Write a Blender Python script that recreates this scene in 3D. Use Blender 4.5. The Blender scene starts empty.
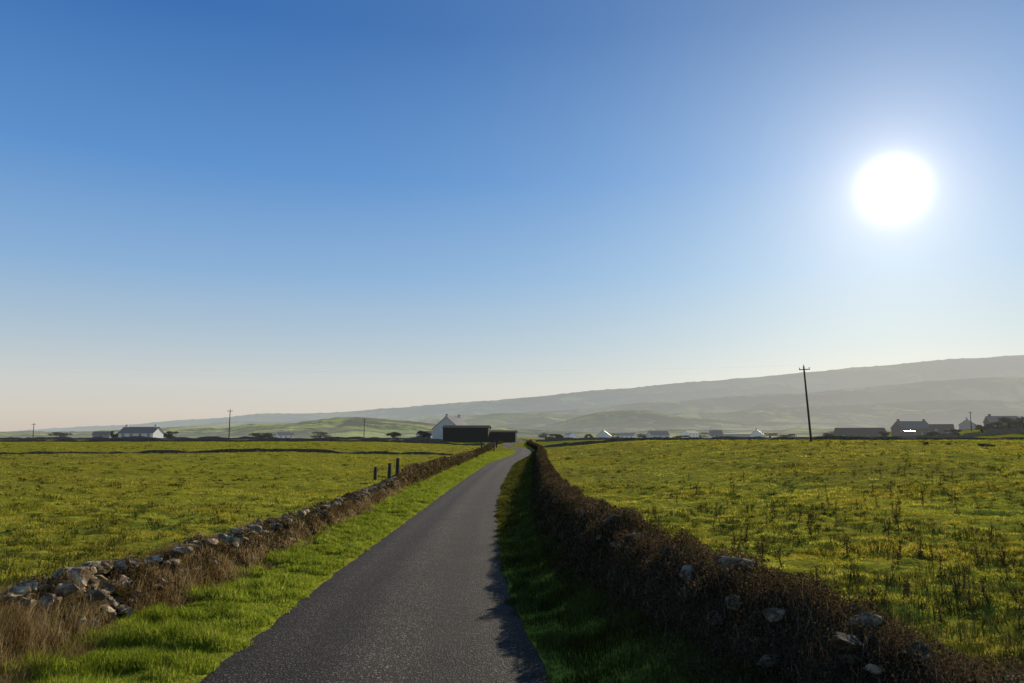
import bpy, bmesh, math, random
import numpy as np
from mathutils import Vector, Matrix
random.seed(7); rng=np.random.default_rng(11)
S=bpy.context.scene; COL=S.collection
S.view_settings.view_transform='Standard'; S.view_settings.look='None'; S.view_settings.exposure=0
F=773.0; E=1.85; PITCH=math.atan((437-341.5)/F)
# ---------- camera ----------
cd=bpy.data.cameras.new('camera'); cam=bpy.data.objects.new('camera',cd); COL.objects.link(cam)
cd.sensor_width=36; cd.lens=36*F/1024; cd.clip_end=30000; cd.clip_start=0.05
cam.location=(0,0,E); cam.rotation_euler=(math.pi/2+PITCH,0,0); S.camera=cam
def ray(px,py):
    x=px-512; u=341.5-py
    c,s=math.cos(PITCH),math.sin(PITCH)
    return Vector((x, F*c-u*s, F*s+u*c)).normalized()
def at(px,D):
    r=ray(px,437); return r.x/r.y*D
def zat(py,D):
    r=ray(512,py); return E+r.z/r.y*D
# ---------- noise ----------
def _h(ix,iy,s):
    v=np.sin(ix*127.1+iy*311.7+s*74.7)*43758.5453
    return v-np.floor(v)
def noise(x,y,s=0):
    x=np.asarray(x,float); y=np.asarray(y,float)
    ix=np.floor(x); iy=np.floor(y); fx=x-ix; fy=y-iy
    fx=fx*fx*(3-2*fx); fy=fy*fy*(3-2*fy)
    a=_h(ix,iy,s); b=_h(ix+1,iy,s); c=_h(ix,iy+1,s); d=_h(ix+1,iy+1,s)
    return a*(1-fx)*(1-fy)+b*fx*(1-fy)+c*(1-fx)*fy+d*fx*fy
def fbm(x,y,s=0,o=4):
    t=0;a=.5;n=0
    for k in range(o):
        t=t+a*noise(np.asarray(x)*2**k,np.asarray(y)*2**k,s+k*13); n+=a; a*=.5
    return t/n
def sstep(a): a=np.clip(a,0,1); return a*a*(3-2*a)
# ---------- terrain ----------
_s=np.linspace(math.asinh(-4),math.asinh(900),900); _D=np.sinh(_s)*10
def prof(pts):
    d=np.interp(_D,[p[0] for p in pts],[p[1] for p in pts])
    k=np.ones(15)/15; dp=np.pad(d,7,mode='edge')
    return np.convolve(dp,k,'valid')
PC=prof([(-30,1.0),(0,1.85),(6.4,2.05),(10.7,2.27),(15,2.43),(25,2.74),(36,3.0),(55,3.1),(97,3.0),(145,2.6),(193,2.2),(300,1.35),(450,1.1),(9000,1.1)])
PL=prof([(-30,1.0),(0,1.85),(6.4,2.1),(20,2.45),(55,2.65),(100,2.2),(150,1.45),(230,.95),(300,.8),(450,1.0),(9000,1.1)])
PR=prof([(-30,1.0),(0,1.85),(6.4,2.05),(20,2.4),(40,2.2),(80,1.25),(120,.62),(200,.85),(400,1.5),(9000,1.3)])
def base(x,y):
    x=np.asarray(x,float); y=np.asarray(y,float)
    c=np.interp(y,_D,PC); l=np.interp(y,_D,PL); r=np.interp(y,_D,PR)
    wl=sstep((-x-7)/30); wr=sstep((x-4)/26)
    rise=5.0*sstep((x-150)/75)*sstep((y-200)/110)*(1-sstep((y-420)/200))
    return E-(c*(1-wl-wr)+l*wl+r*wr)+rise
def curve(pts):
    xs=np.interp(_D,[p[0] for p in pts],[p[1] for p in pts])
    k=np.ones(13)/13; xs=np.convolve(np.pad(xs,6,mode='edge'),k,'valid')
    return lambda y: np.interp(y,_D,xs)
XC=curve([(-20,-.5),(0,-.85),(6.4,-1.14),(10.7,-1.46),(15.2,-1.7),(25,-1.98),(36,-2.2),(55,-2.1),(92,-1.2),(125,1.7),(160,2.6),(200,-2.0),(235,-.6),(275,4.0),(330,2.2),(430,-7),(600,-30)])
LW=curve([(-20,-4.6),(3,-4.85),(8,-5.05),(14,-5.3),(19,-5.6),(45,-6.9),(60,-7.0),(97,-6.2),(145,-5.0),(200,-5.3),(260,-2.4)])
LH=curve([(-20,.66),(20,.62),(38,.64),(48,.7),(56,1.0),(70,.95),(97,.75),(145,.65),(200,.5),(260,.4)])
RW=curve([(-20,3.2),(2,3.1),(3,2.95),(4.5,2.6),(6,2.26),(8,1.92),(12,1.58),(20,1.55),(32,1.65),(55,2.4),(97,3.5),(145,5.4),(200,4.6),(260,6.2)])
RH=curve([(-20,.36),(2,.36),(3.5,.38),(4.5,.42),(6,.52),(8,.70),(12,.90),(21,.97),(32,1.02),(55,1.05),(97,.75),(145,.6),(260,.5)])
RWID=1.5
def ground(x,y):
    x=np.asarray(x,float); y=np.asarray(y,float)
    z=base(x,y); d=np.abs(x-XC(y))
    m=sstep((d-RWID-.25)/.8)
    fld=sstep((d-3.5)/2)
    z=z+m*((.16+.13*fld)*(fbm(x/.7,y/.7,3,3)-.5)+.24*(noise(x/6,y/6,9)-.5)*fld+.035)
    dr=RW(y)-x
    z=z+.28*sstep((2.0-dr)/1.6)*sstep((x-XC(y)-RWID-.02)/.9)*sstep((1.2+dr)/1.0)
    return z-.06*(1-sstep((d-RWID+.15)/.25))
# ---------- mesh helpers ----------
def link(o,parent=None):
    COL.objects.link(o)
    if parent: o.parent=parent
    return o
def npmesh(name,V,quads=None,tris=None,mat=None,parent=None,smooth=False):
    me=bpy.data.meshes.new(name)
    V=np.asarray(V,dtype=np.float32); q=np.zeros((0,4),int) if quads is None else np.asarray(quads); t=np.zeros((0,3),int) if tris is None else np.asarray(tris)
    me.vertices.add(len(V)); me.vertices.foreach_set('co',V.ravel())
    me.loops.add(q.size+t.size); me.loops.foreach_set('vertex_index',np.concatenate([q.ravel(),t.ravel()]).astype(np.int32))
    me.polygons.add(len(q)+len(t))
    st=np.concatenate([np.arange(len(q))*4,len(q)*4+np.arange(len(t))*3]).astype(np.int32)
    me.polygons.foreach_set('loop_start',st)
    try: me.polygons.foreach_set('loop_total',np.concatenate([np.full(len(q),4),np.full(len(t),3)]).astype(np.int32))
    except Exception: pass
    me.polygons.foreach_set('use_smooth',np.full(len(q)+len(t),smooth))
    me.update(calc_edges=True)
    if mat: me.materials.append(mat)
    return link(bpy.data.objects.new(name,me),parent)
def grid_quads(nr,nc):
    i=np.arange((nr-1)*(nc-1)); r=i//(nc-1); c=i%(nc-1); a=r*nc+c
    return np.stack([a,a+1,a+nc+1,a+nc],1)
def tag(o,label=None,cat=None,group=None,kind=None):
    if label:o['label']=label
    if cat:o['category']=cat
    if group:o['group']=group
    if kind:o['kind']=kind
    return o
def empty(name,loc,rz=0):
    o=bpy.data.objects.new(name,None); link(o); o.location=loc; o.rotation_euler=(0,0,rz); o.empty_display_size=.2; return o
def blades(P,H,W,lean=.5,ldir=None):
    n=len(P); yaw=rng.uniform(0,2*math.pi,n) if ldir is None else ldir
    L=rng.uniform(.2,1,n)*lean*H
    dx=np.cos(yaw)*L; dy=np.sin(yaw)*L
    wy=yaw+math.pi/2+rng.uniform(-.9,.9,n); wx=np.cos(wy)*W/2; wz=np.sin(wy)*W/2
    V=np.zeros((n,5,3)); V[:]=P[:,None,:]
    V[:,0,0]-=wx;V[:,0,1]-=wz;V[:,1,0]+=wx;V[:,1,1]+=wz
    V[:,2,0]+=dx*.3+wx*.8;V[:,2,1]+=dy*.3+wz*.8;V[:,2,2]+=H*.6
    V[:,3,0]+=dx*.3-wx*.8;V[:,3,1]+=dy*.3-wz*.8;V[:,3,2]+=H*.6
    V[:,4,0]+=dx;V[:,4,1]+=dy;V[:,4,2]+=H*np.sqrt(np.clip(1-(L/np.maximum(H,1e-6))**2*.5,.2,1))
    b=np.arange(n)*5
    return V.reshape(-1,3),np.stack([b,b+1,b+2,b+3],1),np.stack([b+3,b+2,b+4],1)
def leaves(P,size,up=0.3):
    n=len(P); a=rng.normal(size=(n,3)); a/=np.linalg.norm(a,axis=1)[:,None]
    c=rng.normal(size=(n,3)); c[:,2]+=up; b=np.cross(a,c); b/=np.linalg.norm(b,axis=1)[:,None]+1e-6
    s=size[:,None]
    V=np.stack([P-a*s*.6,P+b*s*.38,P+a*s*.6,P-b*s*.38],1).reshape(-1,3)
    i=np.arange(n)*4
    return V,np.stack([i,i+1,i+2,i+3],1)
def ico(k):
    bm=bmesh.new(); bmesh.ops.create_icosphere(bm,subdivisions=k,radius=1)
    r=np.array([v.co[:] for v in bm.verts]),np.array([[v.index for v in f.verts] for f in bm.faces]); bm.free(); return r
ICO,ICOF=ico(4); ICO2,ICO2F=ico(3)
def stone(src,size):
    v=src.copy()
    for k in range(15):
        n=rng.normal(size=3); n/=np.linalg.norm(n); d=rng.uniform(.42,.75)
        o=np.maximum(v@n-d,0); v-=o[:,None]*n[None,:]
    s=rng.uniform(0,50)
    nn=fbm(v[:,0]*4+s+v[:,2]*3,v[:,1]*4+v[:,2]*2.3,5,3)
    v*=1+.30*(nn-.5)[:,None]
    v*=np.array(size)[None,:]*1.25
    a=rng.uniform(0,6.28); t=rng.uniform(-.45,.45)
    R=np.array(Matrix.Rotation(a,3,'Z')@Matrix.Rotation(t,3,'X')); return v@R.T
# ---------- materials ----------
def new(name):
    m=bpy.data.materials.new(name); m.use_nodes=True; nt=m.node_tree; nt.nodes.clear()
    return m,nt,nt.nodes,nt.links
def N(nt,t,**k):
    n=nt.nodes.new(t)
    for a,b in k.items(): setattr(n,a,b)
    return n
def noiseN(nt,scale,detail=4,vec=None,rough=.6):
    n=N(nt,'ShaderNodeTexNoise'); n.inputs['Scale'].default_value=scale; n.inputs['Detail'].default_value=detail; n.inputs['Roughness'].default_value=rough
    if vec: nt.links.new(vec,n.inputs['Vector'])
    return n.outputs['Fac']
def ramp(nt,fac,stops):
    r=N(nt,'ShaderNodeValToRGB'); e=r.color_ramp.elements
    while len(e)<len(stops): e.new(.5)
    for i,(p,c) in enumerate(stops): e[i].position=p; e[i].color=(*c,1) if len(c)==3 else c
    nt.links.new(fac,r.inputs[0]); return r.outputs[0]
def mixc(nt,f,a,b,mode='MIX'):
    m=N(nt,'ShaderNodeMix',data_type='RGBA',blend_type=mode)
    for s,v in ((m.inputs[0],f),(m.inputs[6],a),(m.inputs[7],b)):
        if isinstance(v,(int,float)): s.default_value=v
        elif isinstance(v,tuple): s.default_value=(*v,1)
        else: nt.links.new(v,s)
    return m.outputs[2]
def geopos(nt): return N(nt,'ShaderNodeNewGeometry').outputs['Position']
def math_(nt,op,a,b=None,c=None):
    m=N(nt,'ShaderNodeMath',operation=op)
    for i,v in enumerate((a,b,c)):
        if v is None: continue
        if isinstance(v,(int,float)): m.inputs[i].default_value=v
        else: nt.links.new(v,m.inputs[i])
    return m.outputs[0]
def haze(nt,sh,L=3600,start=150,col=(.42,.44,.43),mist=0,warm=(.66,.63,.57)):  # aerial haze painted as emission over the surface, by distance from origin
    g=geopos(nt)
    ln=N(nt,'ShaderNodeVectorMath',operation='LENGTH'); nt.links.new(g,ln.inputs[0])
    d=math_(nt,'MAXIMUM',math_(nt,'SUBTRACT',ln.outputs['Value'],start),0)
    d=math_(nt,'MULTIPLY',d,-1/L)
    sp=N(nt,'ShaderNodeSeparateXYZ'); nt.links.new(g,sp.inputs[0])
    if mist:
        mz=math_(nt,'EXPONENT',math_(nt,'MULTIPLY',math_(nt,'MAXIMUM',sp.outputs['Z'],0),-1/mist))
        d=math_(nt,'MULTIPLY',d,math_(nt,'ADD',1,math_(nt,'MULTIPLY',mz,1.3)))  # painted glow thickens over low ground
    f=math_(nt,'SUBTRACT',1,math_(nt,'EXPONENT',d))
    side=math_(nt,'DIVIDE',sp.outputs['X'],ln.outputs['Value'])      # painted forward scattering: emitted colour turns paler on the sun's side
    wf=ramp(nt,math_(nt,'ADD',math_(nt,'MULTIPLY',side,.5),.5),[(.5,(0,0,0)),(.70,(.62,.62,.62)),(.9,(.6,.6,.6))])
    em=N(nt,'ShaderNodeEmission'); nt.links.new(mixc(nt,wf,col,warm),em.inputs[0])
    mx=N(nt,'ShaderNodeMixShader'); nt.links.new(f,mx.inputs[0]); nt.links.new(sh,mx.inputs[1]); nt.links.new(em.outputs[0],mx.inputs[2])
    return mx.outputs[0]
def finish(nt,sh,hz=False,**k):
    o=N(nt,'ShaderNodeOutputMaterial')
    if hz: sh=haze(nt,sh,**k)
    nt.links.new(sh,o.inputs[0])
def bsdf(nt,color,rough=.8,bump=None,bstr=.3,bdist=.02,spec=.3):
    b=N(nt,'ShaderNodeBsdfPrincipled')
    if isinstance(color,tuple): b.inputs['Base Color'].default_value=(*color,1)
    else: nt.links.new(color,b.inputs['Base Color'])
    b.inputs['Roughness'].default_value=rough; b.inputs['Specular IOR Level'].default_value=spec
    if bump is not None:
        bn=N(nt,'ShaderNodeBump'); bn.inputs['Strength'].default_value=bstr; bn.inputs['Distance'].default_value=bdist
        nt.links.new(bump,bn.inputs['Height']); nt.links.new(bn.outputs[0],b.inputs['Normal'])
    return b
def leafmat(name,stops,trans=.5,patch=None,hz=False,patch2=None):
    m,nt,n,l=new(name)
    g=N(nt,'ShaderNodeNewGeometry')
    c=ramp(nt,g.outputs['Random Per Island'],stops)
    for pt in (patch,patch2):
        if pt:
            f=ramp(nt,noiseN(nt,pt[0],5,g.outputs['Position'],.7),[(.44,(0,0,0)),(.60,(1,1,1))])
            c=mixc(nt,f,c,mixc(nt,1.0,c,pt[1],'MULTIPLY'))
    d=N(nt,'ShaderNodeBsdfDiffuse'); l.new(c,d.inputs[0])
    t=N(nt,'ShaderNodeBsdfTranslucent'); l.new(c,t.inputs[0])
    mx=N(nt,'ShaderNodeMixShader'); mx.inputs[0].default_value=trans
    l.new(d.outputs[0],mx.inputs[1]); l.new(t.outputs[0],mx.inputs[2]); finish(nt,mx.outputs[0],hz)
    return m
M={}
M['field']=leafmat('pasture_grass',[(0,(.22,.24,.02)),(.5,(.42,.43,.035)),(.8,(.54,.50,.07)),(1,(.56,.42,.17))],.65,(.9,(.50,.53,.42)),False,(.13,(1.0,.80,.75)))
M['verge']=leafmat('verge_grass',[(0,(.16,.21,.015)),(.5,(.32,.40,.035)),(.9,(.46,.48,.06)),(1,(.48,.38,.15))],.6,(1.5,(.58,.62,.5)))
M['rverge']=leafmat('painted_shade_verge_grass',[(0,(.06,.07,.01)),(.6,(.12,.135,.022)),(1,(.20,.15,.055))],.35,(1.5,(.55,.5,.45)))  # wall shade painted into the blade colours, darker than the left verge
M['tuss']=leafmat('tussock_grass',[(0,(.04,.05,.008)),(.6,(.09,.105,.013)),(1,(.24,.18,.06))],.3)
M['dead']=leafmat('dead_grass',[(0,(.13,.09,.04)),(.4,(.31,.22,.10)),(.8,(.52,.38,.19)),(1,(.18,.20,.035))],.5,(1.1,(.48,.41,.33)))
M['bramble']=leafmat('bramble_leaf',[(0,(.03,.02,.013)),(.4,(.085,.052,.028)),(.75,(.20,.13,.07)),(.85,(.06,.07,.02)),(1,(.09,.115,.028))],.4,(1.0,(.5,.5,.42)))
M['twig']=leafmat('twig',[(0,(.06,.04,.025)),(.7,(.16,.105,.065)),(1,(.38,.28,.18))],.2)
M['weed']=leafmat('withered_weed',[(0,(.03,.02,.01)),(1,(.11,.07,.035))],.15)
M['tree']=leafmat('tree_leaf',[(0,(.02,.025,.012)),(.6,(.045,.05,.02)),(1,(.08,.075,.03))],.25,None,True)
def mk_ground():
    m,nt,n,l=new('pasture_ground'); p=geopos(nt)
    a=noiseN(nt,1.3,6,p,.75); b=noiseN(nt,.06,4,p); c=noiseN(nt,6,5,p,.7); f=noiseN(nt,.012,3,p)
    col=ramp(nt,a,[(.34,(.05,.055,.008)),(.48,(.23,.24,.024)),(.65,(.40,.40,.045))])
    col=mixc(nt,ramp(nt,b,[(.4,(0,0,0)),(.65,(1,1,1))]),col,mixc(nt,1.0,col,(1.1,.82,.7),'MULTIPLY'))
    col=mixc(nt,.45,col,ramp(nt,c,[(.34,(.05,.055,.01)),(.58,(.42,.42,.05))]))
    col=mixc(nt,ramp(nt,f,[(.45,(0,0,0)),(.6,(.5,.5,.5))]),col,(.26,.20,.06))
    h=math_(nt,'ADD',a,math_(nt,'MULTIPLY',c,.4))
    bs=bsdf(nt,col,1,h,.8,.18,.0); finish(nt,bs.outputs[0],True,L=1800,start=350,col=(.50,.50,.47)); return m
def mk_road():
    m,nt,n,l=new('chip_seal_asphalt'); p=geopos(nt)
    fine=noiseN(nt,45,3,p,.85); v=N(nt,'ShaderNodeTexVoronoi'); v.inputs['Scale'].default_value=62; l.new(p,v.inputs['Vector'])
    sp=N(nt,'ShaderNodeSeparateColor'); l.new(v.outputs['Color'],sp.inputs[0])
    big=noiseN(nt,.9,5,p,.7)
    a=N(nt,'ShaderNodeAttribute',attribute_name='across')
    w=math_(nt,'ABSOLUTE',a.outputs['Fac'])
    tr=ramp(nt,w,[(0,(1,1,1)),(.16,(.7,.7,.7)),(.36,(.05,.05,.05)),(.55,(.1,.1,.1)),(.70,(.45,.45,.45)),(.95,(0,0,0))])
    col=ramp(nt,sp.outputs[0],[(0,(.005,.0042,.0034)),(.5,(.015,.0128,.0105)),(.85,(.045,.039,.032)),(1,(.32,.28,.23))])
    col=mixc(nt,.5,col,ramp(nt,fine,[(.35,(.004,.0036,.003)),(.65,(.050,.043,.035))]))
    col=mixc(nt,math_(nt,'MULTIPLY',tr,.8),col,mixc(nt,1.0,col,(2.6,2.4,2.15),'MULTIPLY'))
    col=mixc(nt,ramp(nt,big,[(.4,(0,0,0)),(.7,(.6,.6,.6))]),col,mixc(nt,1.0,col,(.5,.5,.5),'MULTIPLY'))
    h=math_(nt,'ADD',math_(nt,'MULTIPLY',v.outputs['Distance'],1.0),fine)
    b=bsdf(nt,col,.78,h,1.0,.014,.12); b.inputs['Specular Tint'].default_value=(1,.88,.70,1); finish(nt,b.outputs[0]); return m
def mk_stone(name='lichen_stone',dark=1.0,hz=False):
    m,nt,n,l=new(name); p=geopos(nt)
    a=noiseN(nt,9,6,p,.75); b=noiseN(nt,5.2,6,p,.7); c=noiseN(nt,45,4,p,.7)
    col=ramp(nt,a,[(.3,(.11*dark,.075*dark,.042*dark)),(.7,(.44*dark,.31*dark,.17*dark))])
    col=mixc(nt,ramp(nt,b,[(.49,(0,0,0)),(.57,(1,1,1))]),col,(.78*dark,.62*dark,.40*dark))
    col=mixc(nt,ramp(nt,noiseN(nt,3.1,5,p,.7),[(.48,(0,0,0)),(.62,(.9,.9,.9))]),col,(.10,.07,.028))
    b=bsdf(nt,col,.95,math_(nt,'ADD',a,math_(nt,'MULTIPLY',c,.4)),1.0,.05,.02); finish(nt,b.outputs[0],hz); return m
def mk_earth():
    m,nt,n,l=new('overgrown_bank'); p=geopos(nt)
    a=noiseN(nt,5,6,p,.7)
    col=ramp(nt,a,[(.3,(.022,.015,.009)),(.55,(.08,.054,.028)),(.75,(.07,.068,.022))])
    b=bsdf(nt,col,.95,a,.9,.12,.0); finish(nt,b.outputs[0]); return m
def plain(name,c1,c2=None,scale=2,rough=.8,hz=True,spec=.3,bs=.2,L=1900):
    m,nt,n,l=new(name); p=geopos(nt); c2=c2 or tuple(v*.75 for v in c1)
    a=noiseN(nt,scale,5,p); col=ramp(nt,a,[(.35,c2),(.65,c1)])
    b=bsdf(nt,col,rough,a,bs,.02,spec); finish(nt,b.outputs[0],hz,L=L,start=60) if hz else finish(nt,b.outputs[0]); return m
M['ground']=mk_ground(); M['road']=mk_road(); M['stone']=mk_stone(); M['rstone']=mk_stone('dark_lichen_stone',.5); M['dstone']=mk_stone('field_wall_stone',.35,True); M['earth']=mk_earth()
M['white']=plain('whitewash',(.8,.8,.77),(.66,.66,.62)); M['slate']=plain('slate_roof',(.06,.06,.065),(.04,.04,.045),1,.6,spec=.2)
M['pale']=plain('pale_render',(.55,.53,.48),(.42,.40,.36))
M['grey']=plain('grey_render',(.22,.20,.18)); M['darkshed']=plain('dark_green_cladding',(.012,.018,.012),(.008,.011,.008),1.5,.9,spec=.05,L=7000)
M['barn']=plain('dark_barn_stone',(.06,.048,.036),(.03,.025,.02),1.5,.95,spec=.0,L=2600)
M['rustroof']=plain('weathered_sheet_roof',(.16,.13,.11),(.09,.075,.065),1,.6,spec=.2,L=2600)
M['shine']=plain('shiny_sheet_roof',(.45,.43,.40),(.35,.33,.31),1,.22,spec=1)
M['glass']=plain('window_glass',(.03,.035,.04),None,1,.1,spec=.8,bs=0); M['doorp']=plain('door_paint',(.10,.05,.03))
M['wood']=plain('weathered_timber',(.10,.075,.055),(.04,.03,.022),14,.85,False); M['wire']=plain('wire_metal',(.16,.17,.19),None,1,.5,False)
M['ceramic']=plain('insulator_ceramic',(.12,.07,.05),None,4,.2,False,.8); M['galv']=plain('galvanised_steel',(.32,.33,.34),None,6,.4,False,.6)
def mk_hill(name,L,col,tint=(1,1,1),sc=1.0,mist=25):
    m,nt,n,l=new(name); p=geopos(nt)
    v=N(nt,'ShaderNodeTexVoronoi'); v.inputs['Scale'].default_value=.006*sc; v.inputs['Randomness'].default_value=.85; l.new(p,v.inputs['Vector'])
    sp=N(nt,'ShaderNodeSeparateColor'); l.new(v.outputs['Color'],sp.inputs[0])
    e=N(nt,'ShaderNodeTexVoronoi',feature='DISTANCE_TO_EDGE'); e.inputs['Scale'].default_value=.006*sc; e.inputs['Randomness'].default_value=.85; l.new(p,e.inputs['Vector'])
    c=ramp(nt,sp.outputs[0],[(0,(.07,.075,.03)),(.35,(.34,.40,.06)),(.65,(.50,.48,.12)),(1,(.17,.13,.055))])
    big=noiseN(nt,.0045*sc,6,p,.7)
    c=mixc(nt,ramp(nt,big,[(.46,(0,0,0)),(.54,(1,1,1))]),c,(.035,.035,.018))
    c=mixc(nt,ramp(nt,e.outputs['Distance'],[(0,(.95,.95,.95)),(.08,(0,0,0))]),c,(.015,.015,.008))
    c=mixc(nt,1.0,c,tint,'MULTIPLY')
    a=noiseN(nt,.03*sc,6,p,.7)
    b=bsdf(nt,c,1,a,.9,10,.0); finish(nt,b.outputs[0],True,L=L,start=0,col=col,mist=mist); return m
# ---------- ground sheet ----------
ux=np.linspace(-math.asinh(900),math.asinh(900),800); X=np.sinh(ux)*8
uy=np.linspace(math.asinh(-4),math.asinh(1000),900); Y=np.sinh(uy)*8
XX,YY=np.meshgrid(X,Y); ZZ=ground(XX,YY)
g=npmesh('ground',np.stack([XX.ravel(),YY.ravel(),ZZ.ravel()],1),grid_quads(len(Y),len(X)),None,M['ground'],None,True); tag(g,'green pasture land rolling away to the hills','ground',kind='structure')
# ---------- road ----------
ys=np.concatenate([np.arange(-20,60,.3),np.arange(60,600,2.0)]); t=np.linspace(-1,1,17)
TT,YS=np.meshgrid(t,ys); edge=RWID*(1+.10*(fbm(YS*1.7,TT*0+np.sign(TT),4,3)-.5)*np.abs(TT))
XR=XC(YS)+TT*edge; ZR=base(XC(YS),YS)+.03-.045*TT**2-.012*np.exp(-((np.abs(TT)-.5)/.18)**2)
rd=npmesh('road',np.stack([XR.ravel(),YS.ravel(),ZR.ravel()],1),grid_quads(len(ys),17),None,M['road'],None,True)
at_=rd.data.attributes.new('across','FLOAT','POINT'); at_.data.foreach_set('value',TT.ravel().astype(np.float32))
tag(rd,'narrow dark tarmac lane running away between the two walls','road',kind='structure')
# ---------- walls ----------
def mound(name,path,hf,y0,y1,half,step,mat,parent,seed,gfun=ground):
    yy=np.arange(y0,y1,step); s=np.linspace(-1,1,15)
    SS,Yg=np.meshgrid(s,yy)
    x=path(Yg)+SS*half*(1+.25*(noise(Yg*.9,SS*2,seed)-.5)); pr=np.clip(1-np.abs(SS)**2.6,0,1)
    endf=sstep((Yg-y0)/(step*2))*sstep((y1-step-Yg)/(step*2))
    n=fbm(Yg*1.6,SS*2.2+seed,seed,3)
    z=gfun(x,Yg)-.06+pr*endf*hf(Yg)*(.55+.55*n)
    return npmesh(name,np.stack([x.ravel(),Yg.ravel(),z.ravel()],1),grid_quads(len(yy),15),None,mat,parent,True)
def stonework(name,pts,parent,mat):
    V=[];T=[];k=0
    for (x,y,z,s) in pts:
        v=stone(ICO2,(s*rng.uniform(.9,1.7),s*rng.uniform(.8,1.2),s*rng.uniform(.5,.8)))+np.array([x,y,z]); V.append(v);T.append(ICO2F+k);k+=len(v)
    return npmesh(name,np.concatenate(V),None,np.concatenate(T),mat,parent)
def onwall(path,hf,y,off,frac):
    x=float(path(y))+off; return x,y,float(ground(x,y))+float(hf(y))*frac
lw=empty('stone_wall',(float(LW(6)),6,float(ground(LW(6),6)))); tag(lw,'low tumbled dry stone wall with pale stones along the left verge','stone wall')
def keep(o,root): o.parent=root; o.matrix_parent_inverse=Matrix.Translation(root.location).inverted(); return o
keep(mound('wall_core',LW,LH,-15,50,.5,.22,M['earth'],None,21),lw)
pts=[]
for y in np.arange(4,46,.14):
    for off,fr in ((-.25,.7),(.0,.88),(.22,.72),(.36,.46),(.46,.22)):
        if rng.random()<.18+.75*float(noise(y*.8,off,8)):
            x,yy,z=onwall(LW,LH,y+rng.uniform(-.1,.1),off+rng.uniform(-.07,.07),fr+rng.uniform(-.12,.06)); pts.append((x,yy,z,rng.uniform(.05,.115)))
keep(stonework('rubble',pts,None,M['stone']),lw)
def rock(root,path,hf,y,off,frac,size,mat):
    x,yy,z=onwall(path,hf,y,off,frac); o=npmesh('stone',stone(ICO,size),None,ICOF,mat,None); o.location=(x,yy,z); return keep(o,root)
for y in [7.4,7.9,8.3,8.6,9.0,9.3,9.9,10.4,10.7,11.3,11.9,12.4,13.1,13.5,14.6,15.3,16.4,17.5,19,21,23.5,26,29,33]:
    s=rng.uniform(.08,.145); rock(lw,LW,LH,y,rng.uniform(-.1,.3),rng.uniform(.78,.95),(s*1.5,s,s*.75),M['stone'])
lh=empty('overgrown_hedge_bank',(float(LW(60)),60,float(ground(LW(60),60)))); tag(lh,'brown overgrown hedge bank left of the lane beyond the fence posts','hedge')
keep(mound('bank',LW,LH,50,255,.75,.8,M['earth'],None,31),lh)
rw=empty('bramble_covered_wall',(float(RW(6)),6,float(ground(RW(6),6)))); tag(rw,'brown bramble covered stone wall casting shadow on the right of the lane','wall')
keep(mound('wall_core',RW,RH,-15,255,.6,.25,M['earth'],None,41),rw)
pts=[]
for y in np.arange(3,30,.3):
    for off in (-.42,.0,.4):
        if rng.random()<.5:
            x,yy,z=onwall(RW,RH,y,off+rng.uniform(-.1,.1),rng.uniform(.3,.72)); pts.append((x,yy,z,rng.uniform(.05,.09)))
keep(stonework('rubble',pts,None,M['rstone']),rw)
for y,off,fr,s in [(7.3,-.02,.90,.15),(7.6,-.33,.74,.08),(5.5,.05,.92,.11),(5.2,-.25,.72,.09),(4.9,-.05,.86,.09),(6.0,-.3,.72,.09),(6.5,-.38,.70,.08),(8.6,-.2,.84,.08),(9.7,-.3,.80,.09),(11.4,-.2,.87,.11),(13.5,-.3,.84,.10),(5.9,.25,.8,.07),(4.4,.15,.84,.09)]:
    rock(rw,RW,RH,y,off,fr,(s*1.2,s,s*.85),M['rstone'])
def along(n,y0,y1):
    u=rng.random(n); return np.exp(np.log(y0)+u*(np.log(y1)-np.log(y0)))
def moundpts(n,path,hf,y0,y1,half,lo=-.05,hi=.12,smax=1.1,seed=41,smin=None):
    y=along(n,y0,y1); s=rng.uniform(-smax if smin is None else smin,smax,n)
    x=path(y)+s*half; pr=np.clip(1-np.abs(s)**2.6,0,1)
    z=ground(x,y)+hf(y)*pr*(.55+.55*fbm(y*1.6,s*2.2+seed,seed,3))+rng.uniform(lo,hi,n)*(1+np.minimum(y,60)/60)
    return np.stack([x,y,z],1),s,y
P,s,y=moundpts(380000,RW,RH,2.4,250,.74,-.12,.07,1.3)
bump=.12*(fbm(P[:,1]*1.2,P[:,0]*2,91,3)-.42); P[:,2]+=bump*(1+np.minimum(y,40)/40)
V,Q=leaves(P,(.012+.015*rng.random(len(P)))*(y/7)**.62,.5)
keep(npmesh('foliage',V,Q,None,M['bramble']),rw)['kind']='stuff'
P,s,y=moundpts(48000,RW,RH,2.4,150,.74,-.10,.02,1.2)
V,Q,T=blades(P,rng.uniform(.05,.20,len(P))*(y/12)**.15,.0030*(y/7)**.75,1.3)
keep(npmesh('twigs',V,Q,T,M['twig']),rw)['kind']='stuff'
P,s,y=moundpts(90000,LW,LH,49,250,.9,-.15,.10,1.1,31)
V,Q=leaves(P,(.05+.05*rng.random(len(P)))*(y/50)**.6,.5)
keep(npmesh('foliage',V,Q,None,M['bramble']),lh)['kind']='stuff'
P,s,y=moundpts(14000,LW,LH,49,220,.85,-.1,.02,1.1,31)
V,Q,T=blades(P,rng.uniform(.15,.42,len(P))*np.where(y>110,.6,1),.014*(y/50)**.7,.7)
keep(npmesh('twigs',V,Q,T,M['dead']),lh)['kind']='stuff'
P,s,y=moundpts(220000,LW,LH,3,50,.66,-.08,.04,1.35,21)
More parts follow.
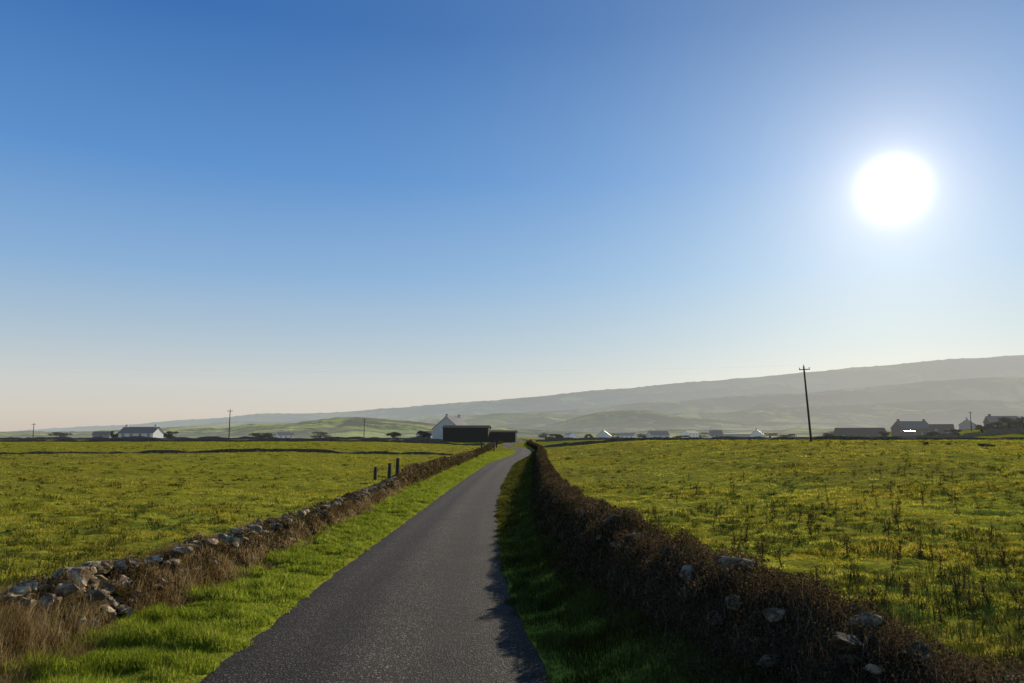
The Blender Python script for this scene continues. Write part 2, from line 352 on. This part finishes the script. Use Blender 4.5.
k=noise(P[:,0]*2.3,P[:,1]*1.6,55)>.42; P=P[k];y=y[k]
V,Q=leaves(P,(.013+.016*rng.random(len(P)))*(y/7)**.62,.5)
keep(npmesh('foliage',V,Q,None,M['bramble']),lw)['kind']='stuff'
P,s,y=moundpts(270000,LW,LH,3,50,.70,-.1,.0,1.35,21,-1.9)
cl=noise(P[:,0]*1.7,P[:,1]*1.3,77); near=np.clip((8.4-y)/1.6,0,1)
k=(cl>.26-.3*near)&((np.abs(s)>.75)|(rng.random(len(s))<.50+.4*near)); P=P[k];cl=cl[k];y=y[k];s=s[k];near=near[k]
V,Q,T=blades(P,(.03+.16*rng.random(len(P)))*(.45+cl)*(1+1.2*near)*np.where(np.abs(s)<.6,.8,1)*np.where(s<-1,.7,1),.0036*(y/7)**.75,1.4)
tag(npmesh('dry_grass',V,Q,T,M['dead']),'dry brown grass overgrowing the low left wall','dry grass',kind='stuff')
# ---------- verge grass ----------
for side,n in ((-1,280000),(1,120000)):
    y=along(n,3.0,140); u=rng.random(n)
    if side<0: a=XC(y)-RWID+.18-.42*fbm(y*1.9,0,5,3); b=LW(y)+.6
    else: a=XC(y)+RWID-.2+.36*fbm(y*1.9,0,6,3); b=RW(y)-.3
    x=a+(b-a)*u; c=fbm(x*2.4,y*2.4,60+side,3); z=ground(x,y)
    z=np.maximum(z,np.where(np.abs(x-XC(y))<RWID,base(x,y)-.02,-99))
    H=(.03+.17*np.clip(c-.34,0,1)*2)*(.5+.9*rng.random(n))*(y/8)**.12*(.4+.6*np.clip(u*6,0,1))
    V,Q,T=blades(np.stack([x,y,z-.01],1),H,.006*(y/8)**.75,1.0)
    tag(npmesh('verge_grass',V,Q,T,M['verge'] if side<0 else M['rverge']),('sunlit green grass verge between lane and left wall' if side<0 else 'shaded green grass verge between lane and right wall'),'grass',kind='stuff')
# ---------- field grass ----------
def fieldpts(n,side,d0=4.0,d1=190):
    y=along(n,d0,d1); w=rng.random(n)*.80*y
    x=side*w
    k=(x<LW(y)-.5) if side<0 else (x>RW(y)+.55)
    return x[k],y[k]
for side,n in ((-1,460000),(1,500000)):
    x,y=fieldpts(n,side); c=fbm(x*1.1,y*1.1,80+side,3); c2=noise(x/6,y/6,90)
    z=ground(x,y); H=(.012+.11*np.clip(c-.40,0,1)*2)*(.5+.9*rng.random(len(x)))*(.5+.9*c2)*(y/8)**.25
    V,Q,T=blades(np.stack([x,y,z-.01],1),H,.006*(y/8)**.8,1.3)
    tag(npmesh('pasture_grass',V,Q,T,M['field']),('short grazed grass of the left pasture' if side<0 else 'short grazed grass of the right pasture'),'grass',kind='stuff')
    x,y=fieldpts(4200 if side<0 else 6200,side,5,160); k=noise(x/5,y/5,33)>.33; x=x[k];y=y[k]; nb=26
    xx=np.repeat(x,nb);yy=np.repeat(y,nb);a=rng.uniform(0,6.28,len(xx));r=np.abs(rng.normal(0,.075,len(xx)))*(yy/12)**.35
    sc=np.repeat(rng.uniform(.35,1.35,len(x))**1.5,nb)
    xx=xx+np.cos(a)*r*1.6*sc;yy=yy+np.sin(a)*r*sc
    V,Q,T=blades(np.stack([xx,yy,ground(xx,yy)-.01],1),rng.uniform(.06,.16,len(xx))*sc,.009*(yy/10)**.75,1.0,a)
    tag(npmesh('tussocks',V,Q,T,M['tuss']),('dark grass tussocks dotted over the left pasture' if side<0 else 'dark grass tussocks dotted over the right pasture'),'grass tussocks',kind='stuff')
# ---------- withered weeds ----------
def weedmesh(i):
    Vs=[];Qs=[];Ts=[];o=0
    def addb(v,q,t=None):
        nonlocal o
        Vs.append(v);Qs.append(q+o)
        if t is not None: Ts.append(t+o)
        o+=len(v)
    addb(*blades(np.zeros((3,3)),np.array([.55,.5,.42]),np.full(3,.014),.15))
    for k in range(16): addb(*blades(np.array([[0,0,rng.uniform(.05,.48)]]),np.array([rng.uniform(.06,.14)]),np.array([.012]),1.2))
    addb(*leaves(np.stack([rng.normal(0,.035,46),rng.normal(0,.035,46),rng.uniform(.1,.56,46)],1),rng.uniform(.018,.04,46)))
    addb(*leaves(np.stack([rng.normal(0,.05,16),rng.normal(0,.05,16),rng.uniform(.0,.08,16)],1),rng.uniform(.04,.08,16)))
    return npmesh('withered_weed',np.concatenate(Vs),np.concatenate(Qs),np.concatenate(Ts),M['weed'])
wm=[weedmesh(i) for i in range(5)]; first=[True]*5
for j in range(298):
    i=j%5; D=math.exp(rng.uniform(math.log(8.5),math.log(70))); px=rng.uniform(640,1040); x=at(px,D)
    if x<float(RW(D))+1.2: x=float(RW(D))+1.2+rng.random()*8
    o=wm[i] if first[i] else link(wm[i].copy()); first[i]=False
    o.location=(x,D,float(ground(x,D))-.01); s=rng.uniform(.35,1.0)*(1 if D>14 else .75); o.scale=(s*1.15,s*1.15,s*rng.uniform(.7,1.1)); o.rotation_euler=(rng.uniform(-.2,.2),rng.uniform(-.2,.2),rng.uniform(0,6.28))
    tag(o,'withered brown weed stalk standing in the right pasture','weed','withered weed stalks in the right pasture')
# ---------- boxes, tubes ----------
def boxv(x0,x1,y0,y1,z0,z1):
    v=[(x,y,z) for z in (z0,z1) for y in (y0,y1) for x in (x0,x1)]
    return v,[(0,2,3,1),(4,5,7,6),(0,1,5,4),(2,6,7,3),(0,4,6,2),(1,3,7,5)]
def boxes(name,bl,mat,parent,bev=0):
    V=[];Fc=[]
    for b in bl:
        v,f=boxv(*b); k=len(V); V+=v; Fc+=[tuple(i+k for i in q) for q in f]
    me=bpy.data.meshes.new(name); me.from_pydata(V,[],Fc); me.materials.append(mat); me.update()
    o=link(bpy.data.objects.new(name,me),parent)
    if bev: md=o.modifiers.new('b','BEVEL'); md.width=bev; md.segments=2
    return o
def tube(name,pts,r,mat,parent,n=10):
    V=[];Q=[]
    for i,p in enumerate(pts):
        p=Vector(p); d=(Vector(pts[min(i+1,len(pts)-1)])-Vector(pts[max(i-1,0)])).normalized()
        a=d.orthogonal().normalized(); 
        if i and a.dot(pa)<.9: a=(pa-d*pa.dot(d)).normalized()
        pa=a; b=d.cross(a); rr=r[i] if isinstance(r,(list,tuple)) else r
        for k in range(n):
            an=k/n*2*math.pi; V.append(p+a*math.cos(an)*rr+b*math.sin(an)*rr)
    for i in range(len(pts)-1):
        for k in range(n): Q.append((i*n+k,i*n+(k+1)%n,(i+1)*n+(k+1)%n,(i+1)*n+k))
    Q.append(tuple(range(n))[::-1]); Q.append(tuple((len(pts)-1)*n+k for k in range(n)))
    me=bpy.data.meshes.new(name); me.from_pydata(V,[],Q); me.materials.append(mat); me.update()
    return link(bpy.data.objects.new(name,me),parent)
# ---------- houses ----------
def house(name,label,cat,px,D,L,Dp,h,rh,wall,roof,rz=0,wins=3,chim=(),door=True,group=None,zb=None):
    x=at(px,D); z=float(ground(x,D)) if zb is None else zb
    r=empty(name,(x,D,z-.25),rz); tag(r,label,cat,group)
    a,b=L/2,Dp/2
    V=[(-a,-b,-.6),(a,-b,-.6),(a,b,-.6),(-a,b,-.6),(-a,-b,h),(a,-b,h),(a,b,h),(-a,b,h),(-a,0,h+rh),(a,0,h+rh)]
    Fc=[(0,1,5,4),(2,3,7,6),(1,2,6,9,5),(3,0,4,8,7),(3,2,1,0)]
    me=bpy.data.meshes.new('wall'); me.from_pydata(V,[],Fc); me.materials.append(wall); link(bpy.data.objects.new('wall',me),r)
    o=.3; t=.18; k=rh/b
    V=[]
    for xx in (-a-o,a+o):
        V+=[(xx,-b-o,h-o*k+.02),(xx,0,h+rh+.02),(xx,b+o,h-o*k+.02),(xx,b+o,h-o*k+t),(xx,0,h+rh+t+.05),(xx,-b-o,h-o*k+t)]
    Fc=[(0,1,4,5),(1,2,3,4),(6,11,10,7),(7,10,9,8)]+[(i,(i+1)%6,(i+1)%6+6,i+6) for i in range(6)]
    me=bpy.data.meshes.new('roof'); me.from_pydata(V,[],Fc); me.materials.append(roof); ro=link(bpy.data.objects.new('roof',me),r)
    for c in chim:
        boxes('chimney',[(c*a-.45,c*a+.45,-.35,.35,h+rh-.5,h+rh+.9),(c*a-.52,c*a+.52,-.42,.42,h+rh+.903,h+rh+1.05)],wall,ro)
    def win(x0,z0,w,hh):
        f=boxes('window',[(x0-w/2-.08,x0+w/2+.08,-b-.05,-b+.02,z0-.08,z0),(x0-w/2-.08,x0+w/2+.08,-b-.05,-b+.02,z0+hh,z0+hh+.08),(x0-w/2-.08,x0-w/2,-b-.05,-b+.02,z0+.002,z0+hh-.002),(x0+w/2,x0+w/2+.08,-b-.05,-b+.02,z0+.002,z0+hh-.002)],M['grey'],r)
        boxes('pane',[(x0-w/2+.003,x0+w/2-.003,-b-.02,-b+.02,z0+.003,z0+hh-.003)],M['glass'],f)
    for i in range(wins):
        fx=-a+L*(i+.5)/wins
        if door and i==wins//2:
            boxes('door',[(fx-.5,fx+.5,-b-.04,-b+.02,0.1,2.2)],M['doorp'],r)
            if h>4.5: win(fx,3.2,1,1.1)
        else:
            win(fx,1.0,1,1.2)
            if h>4.5: win(fx,3.2,1,1.1)
    return r
house('farmhouse','white gabled farmhouse rising behind the dark shed by the lane','house',453,280,11,11,4.2,4.3,M['pale'],M['slate'],math.radians(68),3,(-.9,.9))
house('farm_shed','large dark green shed in front of the white gabled farmhouse','shed',467,252,14.5,8,4.6,.7,M['darkshed'],M['darkshed'],math.radians(-4),0,(),False)
house('lean_to_shed','low dark shed attached at the lane end of the big dark shed','shed',501,256,10,7,3.3,.5,M['darkshed'],M['darkshed'],math.radians(-4),0,(),False)
house('cottage','white cottage with dark slate roof standing alone on the left','house',141,285,13.5,6.5,2.5,2.0,M['white'],M['slate'],math.radians(-8),4,(-.85,.85))
house('outbuilding','small grey outbuilding left of the lone white cottage','shed',102,300,5.5,4,1.9,1.0,M['grey'],M['slate'],math.radians(10),1,(),True)
house('long_barn','long low dark barn behind the right pasture left of the bright roofed house','barn',860,330,19,8,3.2,2.0,M['barn'],M['barn'],math.radians(-12),4,())
house('village_house','tallest village house at the right with pale sheet roof','house',912,352,14,9,3.6,3.0,M['barn'],M['rustroof'],math.radians(8),4,(-.9,.9))
house('village_shed','low dark shed joined to the right end of the tall village house','shed',942,345,9,6,2.4,1.8,M['barn'],M['barn'],math.radians(-25),2,())
house('porch_shed','low shed with sun glinting roof in front of the tall village house','shed',908,338,3.5,4,2.9,.15,M['barn'],M['shine'],math.radians(5),0,(),False)
house('village_house','small gabled house right of the tall village house','house',968,375,7,7,2.6,2.4,M['grey'],M['slate'],math.radians(60),2,(.8,))
house('village_house','house half hidden by trees at the right edge','house',1003,340,12,7,3.0,2.6,M['barn'],M['slate'],math.radians(-10),3,(-.8,))
for px,D,L,h,rz,lab in [(604,400,6,2.4,75,'tiny white bungalow nearest the lane end'),(628,560,10,2.6,-25,'tiny white bungalow second from the lane end'),(658,450,11,2.8,12,'white bungalow in the middle of the distant row'),(690,620,13,4.6,40,'white house left of the wide pale shed'),(757,440,6,3.0,70,'small white house between the pale shed and the tall pole'),(716,410,6,2.3,-8,'low white outhouse in front of the wide pale shed'),(570,640,8,3.0,-60,'farthest white cottage above the lane end')]:
    house('bungalow',lab,'house',px,D,L,7,h,1.8+rng.random(),M['white'] if px!=658 else M['pale'],M['slate'],math.radians(rz),3,(-.8,))
house('pale_shed','wide pale shed among the distant white houses','shed',738,520,22,12,3.8,.3,M['grey'],M['shine'],.1,0,(),False)
house('distant_cottage','distant white cottage right of the left pole','house',285,560,11,6,2.6,2,M['white'],M['slate'],.5,3,(.8,))
house('distant_cottage','distant white cottage just left of the farmhouse','house',426,460,10,6,2.6,2,M['white'],M['slate'],-.4,3,(-.8,))
# ---------- utility poles ----------
def pole(px,D,H,label,tilt=0,rz=0):
    x=at(px,D); z=float(ground(x,D)); r=empty('utility_pole',(x,D,z),rz); r.rotation_euler=(0,tilt,rz); tag(r,label,'utility pole')
    tube('pole',[(0,0,-.4),(0,0,H*.5),(0,0,H)],[.17,.145,.115],M['wood'],r,12)
    boxes('crossarm',[(-.85,.85,-.20,-.10,H-.55,H-.42)],M['wood'],r,.01)
    boxes('brace',[(-.03,.03,-.23,-.204,H-1.1,H-.40)],M['galv'],r)
    for xx in (-.75,.75,0):
        zz=H-.42 if xx else H
        yy=-.15 if xx else 0
        tube('insulator',[(xx,yy,zz-.02),(xx,yy,zz+.08),(xx,yy,zz+.10),(xx,yy,zz+.16),(xx,yy,zz+.18),(xx,yy,zz+.24)],[.03,.03,.07,.06,.08,.03],M['ceramic'],r,10)
    return r,x,z
pr,pxx,pz=pole(811,114,11.1,'tall timber power pole standing alone in the right pasture',math.radians(-3.2),rz=math.radians(6))
pole(229,250,9.6,'slim power pole standing left of the farm beyond the left pasture')
pole(364,310,8.2,'far power pole between the left pole and the white farmhouse')
pole(33,330,6.5,'short distant pole left of the white cottage')
pole(972,345,8.5,'thin distant pole behind the village houses at the right')
a=Vector((pxx-.62,114-.07,pz+11.1+.1)); b=Vector((-150,112,zat(344,112))); pts=[]
for i in range(41):
    f=i/40; p=a.lerp(b,f); p.z-=4*2.2*f*(1-f); pts.append(p)
tag(tube('overhead_wire',pts,.003,M['wire'],None,4),'faint overhead wire strung from the top of the tall pole','wire')
# ---------- gate posts & gate ----------
def post(px,D,h,label):
    x=at(px,D); z=float(ground(x,D)); o=tube('fence_post',[(0,0,-.2),(0,0,h*.5),(.02,0,h-.05),(.02,0,h)],[.13,.12,.11,.06],M['wood'],None,8); o.location=(x,D,z); tag(o,label,'post'); return o
post(398,48.5,1.75,'stout weathered post left of the overgrown hedge bank')
post(390,53,1.3,'shorter weathered post just behind the stout post')
post(376,56,1.0,'lowest weathered post left of the stout post')
post(494,140,1.3,'small dark post beside the far left edge of the lane')
x=at(489,172); z=float(ground(x,172)); gt=empty('field_gate',(x,172,z),math.radians(8)); tag(gt,'grey metal field gate where the hedge bank meets the far lane','gate')
boxes('gate_frame',[(-1.5,-1.44,-.03,.03,.1,1.25),(1.44,1.5,-.03,.03,.1,1.25)],M['galv'],gt)
for k in range(5): boxes('bar',[(-1.438,1.438,-.02,.02,.15+k*.25,.2+k*.25)],M['galv'],gt)
for sx in (-1.68,1.68): boxes('gate_post',[(sx-.12,sx+.12,-.12,.12,-.2,1.5)],M['wood'],gt)
# ---------- field walls ----------
def fwall(name,label,p0,p1,h,w=.45,step=.7):
    p0=Vector(p0);p1=Vector(p1);L=(p1-p0).length;n=int(L/step); f=np.linspace(0,1,n); s=np.linspace(-1,1,9)
    SS,FF=np.meshgrid(s,f); cx=p0.x+(p1.x-p0.x)*FF;cy=p0.y+(p1.y-p0.y)*FF; d=(p1-p0).normalized()
    wob=(noise(FF*L/9,SS*0,3)-.5)*1.6
    cx=cx-d.y*(SS*w+wob);cy=cy+d.x*(SS*w+wob)
    z=ground(cx,cy)-.1+np.clip(1-np.abs(SS)**3,0,1)*h*(.2+1.3*fbm(FF*L/3.5,SS*.7,12,4))
    o=npmesh(name,np.stack([cx.ravel(),cy.ravel(),z.ravel()],1),grid_quads(n,9),None,M['dstone'],None,False)
    return tag(o,label,'stone wall')
fwall('field_wall','nearer low field wall crossing the left pasture',(-95,84),(-9,118),.5)
fwall('field_wall','far field wall at the end of the left pasture',(-160,182),(-7,200),.8,.6,1)
fwall('field_wall','farthest field wall in front of the lone cottage',(-260,262),(-22,246),1.0,.6,1.2)
fwall('field_wall','field wall along the far edge of the right pasture',(6,175),(120,150),.8,.6,1)
fwall('field_wall','distant field wall in front of the village',(8,260),(230,250),1.1,.8,1.2)
fwall('field_wall','rough dark stone wall climbing to the right edge below the shrubs',(125,312),(245,280),1.8,.8,1.0)
# ---------- shrubs / trees ----------
def tree(name,label,px,D,w,h,cat='tree',trunk=.25,zb=None,group=None):
    x=at(px,D); z=float(ground(x,D)) if zb is None else zb
    r=empty(name,(x,D,z)); tag(r,label,cat,group)
    tube('trunk',[(0,0,-.3),(.1,0,h*.3),(-.05,.05,h*.7)],[w*.05+.05,w*.035+.03,.03],M['wood'],r,8)
    n=1300; nc=12
    cc=np.stack([rng.uniform(-.36,.36,nc)*w,rng.uniform(-.3,.3,nc)*w,h*(trunk+.1+(1-trunk-.2)*rng.random(nc))],1)
    i=rng.integers(0,nc,n); d=rng.normal(size=(n,3)); d/=np.linalg.norm(d,axis=1)[:,None]
    P=cc[i]+d*(rng.random(n)**.4)[:,None]*np.array([w*.2,w*.2,h*.17])
    V,Q=leaves(P,np.full(n,.10*w**.5+.12)); npmesh('crown',V,Q,None,M['tree'],r)
for px,D,w,h,lab in [(1010,318,11,5.5,'broad dark shrub at the far right edge'),(998,322,7,4.0,'dark shrub second from the right edge'),(982,330,7,3.0,'low shrub left of the right edge shrubs'),(932,320,6,2.4,'small bush right of the tall village house'),(1024,300,11,5.5,'tallest dark tree cut by the right edge'),(884,322,5,3.4,'small bush between the long barn and the tall village house'),(954,318,6,2.6,'small bush in front of the small gabled house')]:
    tree('shrub',lab,px,D,w,h,'shrub',.05)
for px,D,w,h,lab in [(830,345,7,3.2,'round bush left of the long barn'),(590,420,6,3.0,'bush beside the bungalow nearest the lane end'),(645,455,11,3.2,'wide bush behind the middle bungalow'),(784,430,12,3.0,'wide bush left of the tall pole on the skyline'),(681,415,9,2.6,'low wide bush right of the middle bungalow'),(558,330,9,2.4,'low bush just right of the lane end'),(424,262,5,3.0,'bush left of the white farmhouse'),(393,300,6,2.6,'low bush between far pole and farmhouse'),(170,300,6,2.8,'bush right of the lone white cottage'),(115,300,4,3.0,'bush between outbuilding and cottage'),(262,330,12,2.6,'wide bush right of the slim left pole'),(320,480,14,4,'hazy clump of bushes between the two left poles'),(60,420,12,3.5,'hazy clump of bushes left of the grey outbuilding'),(770,640,22,5,'hazy tree clump behind the small white house'),(612,700,24,5,'hazy tree clump above the bungalow nearest the lane end'),(700,720,26,6,'hazy tree clump above the wide pale shed'),(842,600,20,6,'hazy tree clump above the long barn'),(546,520,12,4,'hazy bush above the lane end')]:
    tree('bush',lab,px,D,w,h,'bush',.05)
for px,D,s,lab in [(925,95,.45,'leftmost grey boulder at the far right of the right pasture'),(948,98,.35,'middle grey boulder at the far right of the right pasture'),(985,90,.55,'largest grey boulder at the far right of the right pasture')]:
    x=at(px,D); o=npmesh('boulder',stone(ICO,(s*1.3,s,s*.6)),None,ICOF,M['dstone']); o.location=(x,D,float(ground(x,D))+.05); tag(o,lab,'boulder')
# ---------- hills ----------
def ridge(name,label,D,depth,sky,mat,seed,rough=1.0,pow_=1.4,nd=60,px0=-500,px1=1600,n=1100,o=4,jag=.8):
    px=np.linspace(px0,px1,n); py=np.interp(px,[p[0] for p in sky],[p[1] for p in sky])
    k=np.ones(21)/21; py=np.convolve(np.pad(py,10,mode='edge'),k,'valid')
    py=py-jag*3.0*(fbm(px/45,px*0,seed,2)-.5)-jag*1.6*np.clip(noise(px/4,px*0,seed+3)-.55,0,1)
    c,s=math.cos(PITCH),math.sin(PITCH)
    u=341.5-py; ry=F*c-u*s; rz=F*s+u*c; r0=F*c-(341.5-437)*s
    slope=rz/ry; az=(px-512)/r0
    tt=np.concatenate([np.linspace(0,1,nd),1+np.linspace(.03,.6,14)])
    PXs,T=np.meshgrid(np.arange(n),tt); Dd=D-depth+T*depth
    A=az[PXs]; top=slope[PXs]*D
    X=A*Dd; sc=depth/3.5
    nn=fbm(X/sc+seed,Dd/sc,seed,o)-.5
    pr=np.where(T<=1,T**pow_,1-(T-1)**2)
    env=np.where(T<=1,4*T*(1-T),0)
    Z=E-1.4-3*(T<.01)+ (top+1.4)*pr + env*nn*np.maximum(top,3)*rough
    return tag(npmesh(name,np.stack([X.ravel(),Dd.ravel(),Z.ravel()],1),grid_quads(len(tt),n),None,mat,None,True),label,'hill',kind='structure')
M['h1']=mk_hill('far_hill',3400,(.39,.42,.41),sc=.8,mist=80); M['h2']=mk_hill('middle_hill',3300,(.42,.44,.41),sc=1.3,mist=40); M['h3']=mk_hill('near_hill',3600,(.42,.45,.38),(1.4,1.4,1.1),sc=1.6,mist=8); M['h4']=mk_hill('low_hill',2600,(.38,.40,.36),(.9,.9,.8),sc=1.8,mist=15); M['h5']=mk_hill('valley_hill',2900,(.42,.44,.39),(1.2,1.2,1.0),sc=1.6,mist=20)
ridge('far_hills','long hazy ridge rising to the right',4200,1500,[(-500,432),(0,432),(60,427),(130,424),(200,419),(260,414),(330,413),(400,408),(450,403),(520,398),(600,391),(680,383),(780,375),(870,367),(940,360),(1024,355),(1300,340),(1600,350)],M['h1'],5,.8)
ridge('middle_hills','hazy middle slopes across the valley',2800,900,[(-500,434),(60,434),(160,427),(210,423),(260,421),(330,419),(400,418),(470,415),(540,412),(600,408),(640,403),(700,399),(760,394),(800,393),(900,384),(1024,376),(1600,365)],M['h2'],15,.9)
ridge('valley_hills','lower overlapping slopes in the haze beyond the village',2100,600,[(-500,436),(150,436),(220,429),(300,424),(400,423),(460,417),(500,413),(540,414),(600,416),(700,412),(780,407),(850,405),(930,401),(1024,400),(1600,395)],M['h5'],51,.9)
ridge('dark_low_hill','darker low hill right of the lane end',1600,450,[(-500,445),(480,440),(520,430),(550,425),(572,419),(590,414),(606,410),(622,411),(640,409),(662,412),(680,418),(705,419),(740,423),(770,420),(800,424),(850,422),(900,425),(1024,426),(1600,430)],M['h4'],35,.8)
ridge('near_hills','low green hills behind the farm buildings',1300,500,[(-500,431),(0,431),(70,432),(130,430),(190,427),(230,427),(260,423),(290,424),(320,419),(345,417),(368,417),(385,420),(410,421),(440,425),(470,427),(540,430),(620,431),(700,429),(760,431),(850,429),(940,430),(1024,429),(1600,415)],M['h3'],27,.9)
# ---------- light & sky ----------
SD=ray(893,188)
sl=bpy.data.lights.new('sun','SUN'); sl.energy=5.0; sl.angle=math.radians(.5); sl.color=(1,.88,.70)
so=bpy.data.objects.new('sun',sl); link(so); so.rotation_euler=SD.to_track_quat('Z','Y').to_euler(); so.location=(40,60,60)
W=bpy.data.worlds.new('World'); S.world=W; W.use_nodes=True; nt=W.node_tree; nt.nodes.clear(); l=nt.links
tc=N(nt,'ShaderNodeTexCoord').outputs['Generated']
nv=N(nt,'ShaderNodeVectorMath',operation='NORMALIZE'); l.new(tc,nv.inputs[0]); dv=nv.outputs[0]
sky=N(nt,'ShaderNodeTexSky',sky_type='NISHITA'); sky.sun_disc=False; sky.sun_elevation=math.asin(SD.z); sky.sun_rotation=math.atan2(SD.x,SD.y); sky.dust_density=1.0; sky.air_density=1.0
sx=N(nt,'ShaderNodeSeparateXYZ'); l.new(dv,sx.inputs[0])
grad=ramp(nt,sx.outputs['Z'],[(0,(.64,.57,.49)),(.03,(.68,.63,.56)),(.065,(.64,.66,.64)),(.12,(.46,.58,.68)),(.20,(.27,.46,.72)),(.32,(.115,.30,.65)),(.48,(.042,.165,.47)),(1,(.035,.08,.20))])
dt=N(nt,'ShaderNodeVectorMath',operation='DOT_PRODUCT'); l.new(dv,dt.inputs[0]); dt.inputs[1].default_value=SD
ang=math_(nt,'MULTIPLY',math_(nt,'ARCCOSINE',math_(nt,'MINIMUM',dt.outputs['Value'],.999999)),57.2958)
nm=N(nt,'ShaderNodeMix',data_type='RGBA',blend_type='MULTIPLY'); nm.inputs[0].default_value=1; l.new(sky.outputs[0],nm.inputs[6]); nm.inputs[7].default_value=(.05,.05,.05,1)
c=mixc(nt,.10,grad,nm.outputs[2])
def glow(cc,amp,width,col,p=1.0):
    a=math_(nt,'POWER',math_(nt,'DIVIDE',ang,width),p)
    e=math_(nt,'MULTIPLY',math_(nt,'EXPONENT',math_(nt,'MULTIPLY',a,-1)),amp)
    cm=N(nt,'ShaderNodeCombineXYZ')
    for i in range(3): l.new(math_(nt,'MULTIPLY',e,col[i]),cm.inputs[i])
    return mixc(nt,1.0,cc,cm.outputs[0],'ADD')
c=glow(c,6.0,.95,(1,.98,.95),1.5)
c=glow(c,.72,2.6,(1,.78,.60),1.0)
c=glow(c,.16,10,(1,.90,.66),1.2)
c=glow(c,.12,24,(.75,1,.85),1.8)
bg=N(nt,'ShaderNodeBackground'); l.new(c,bg.inputs[0]); bg.inputs[1].default_value=1.0
wo=N(nt,'ShaderNodeOutputWorld'); l.new(bg.outputs[0],wo.inputs[0])
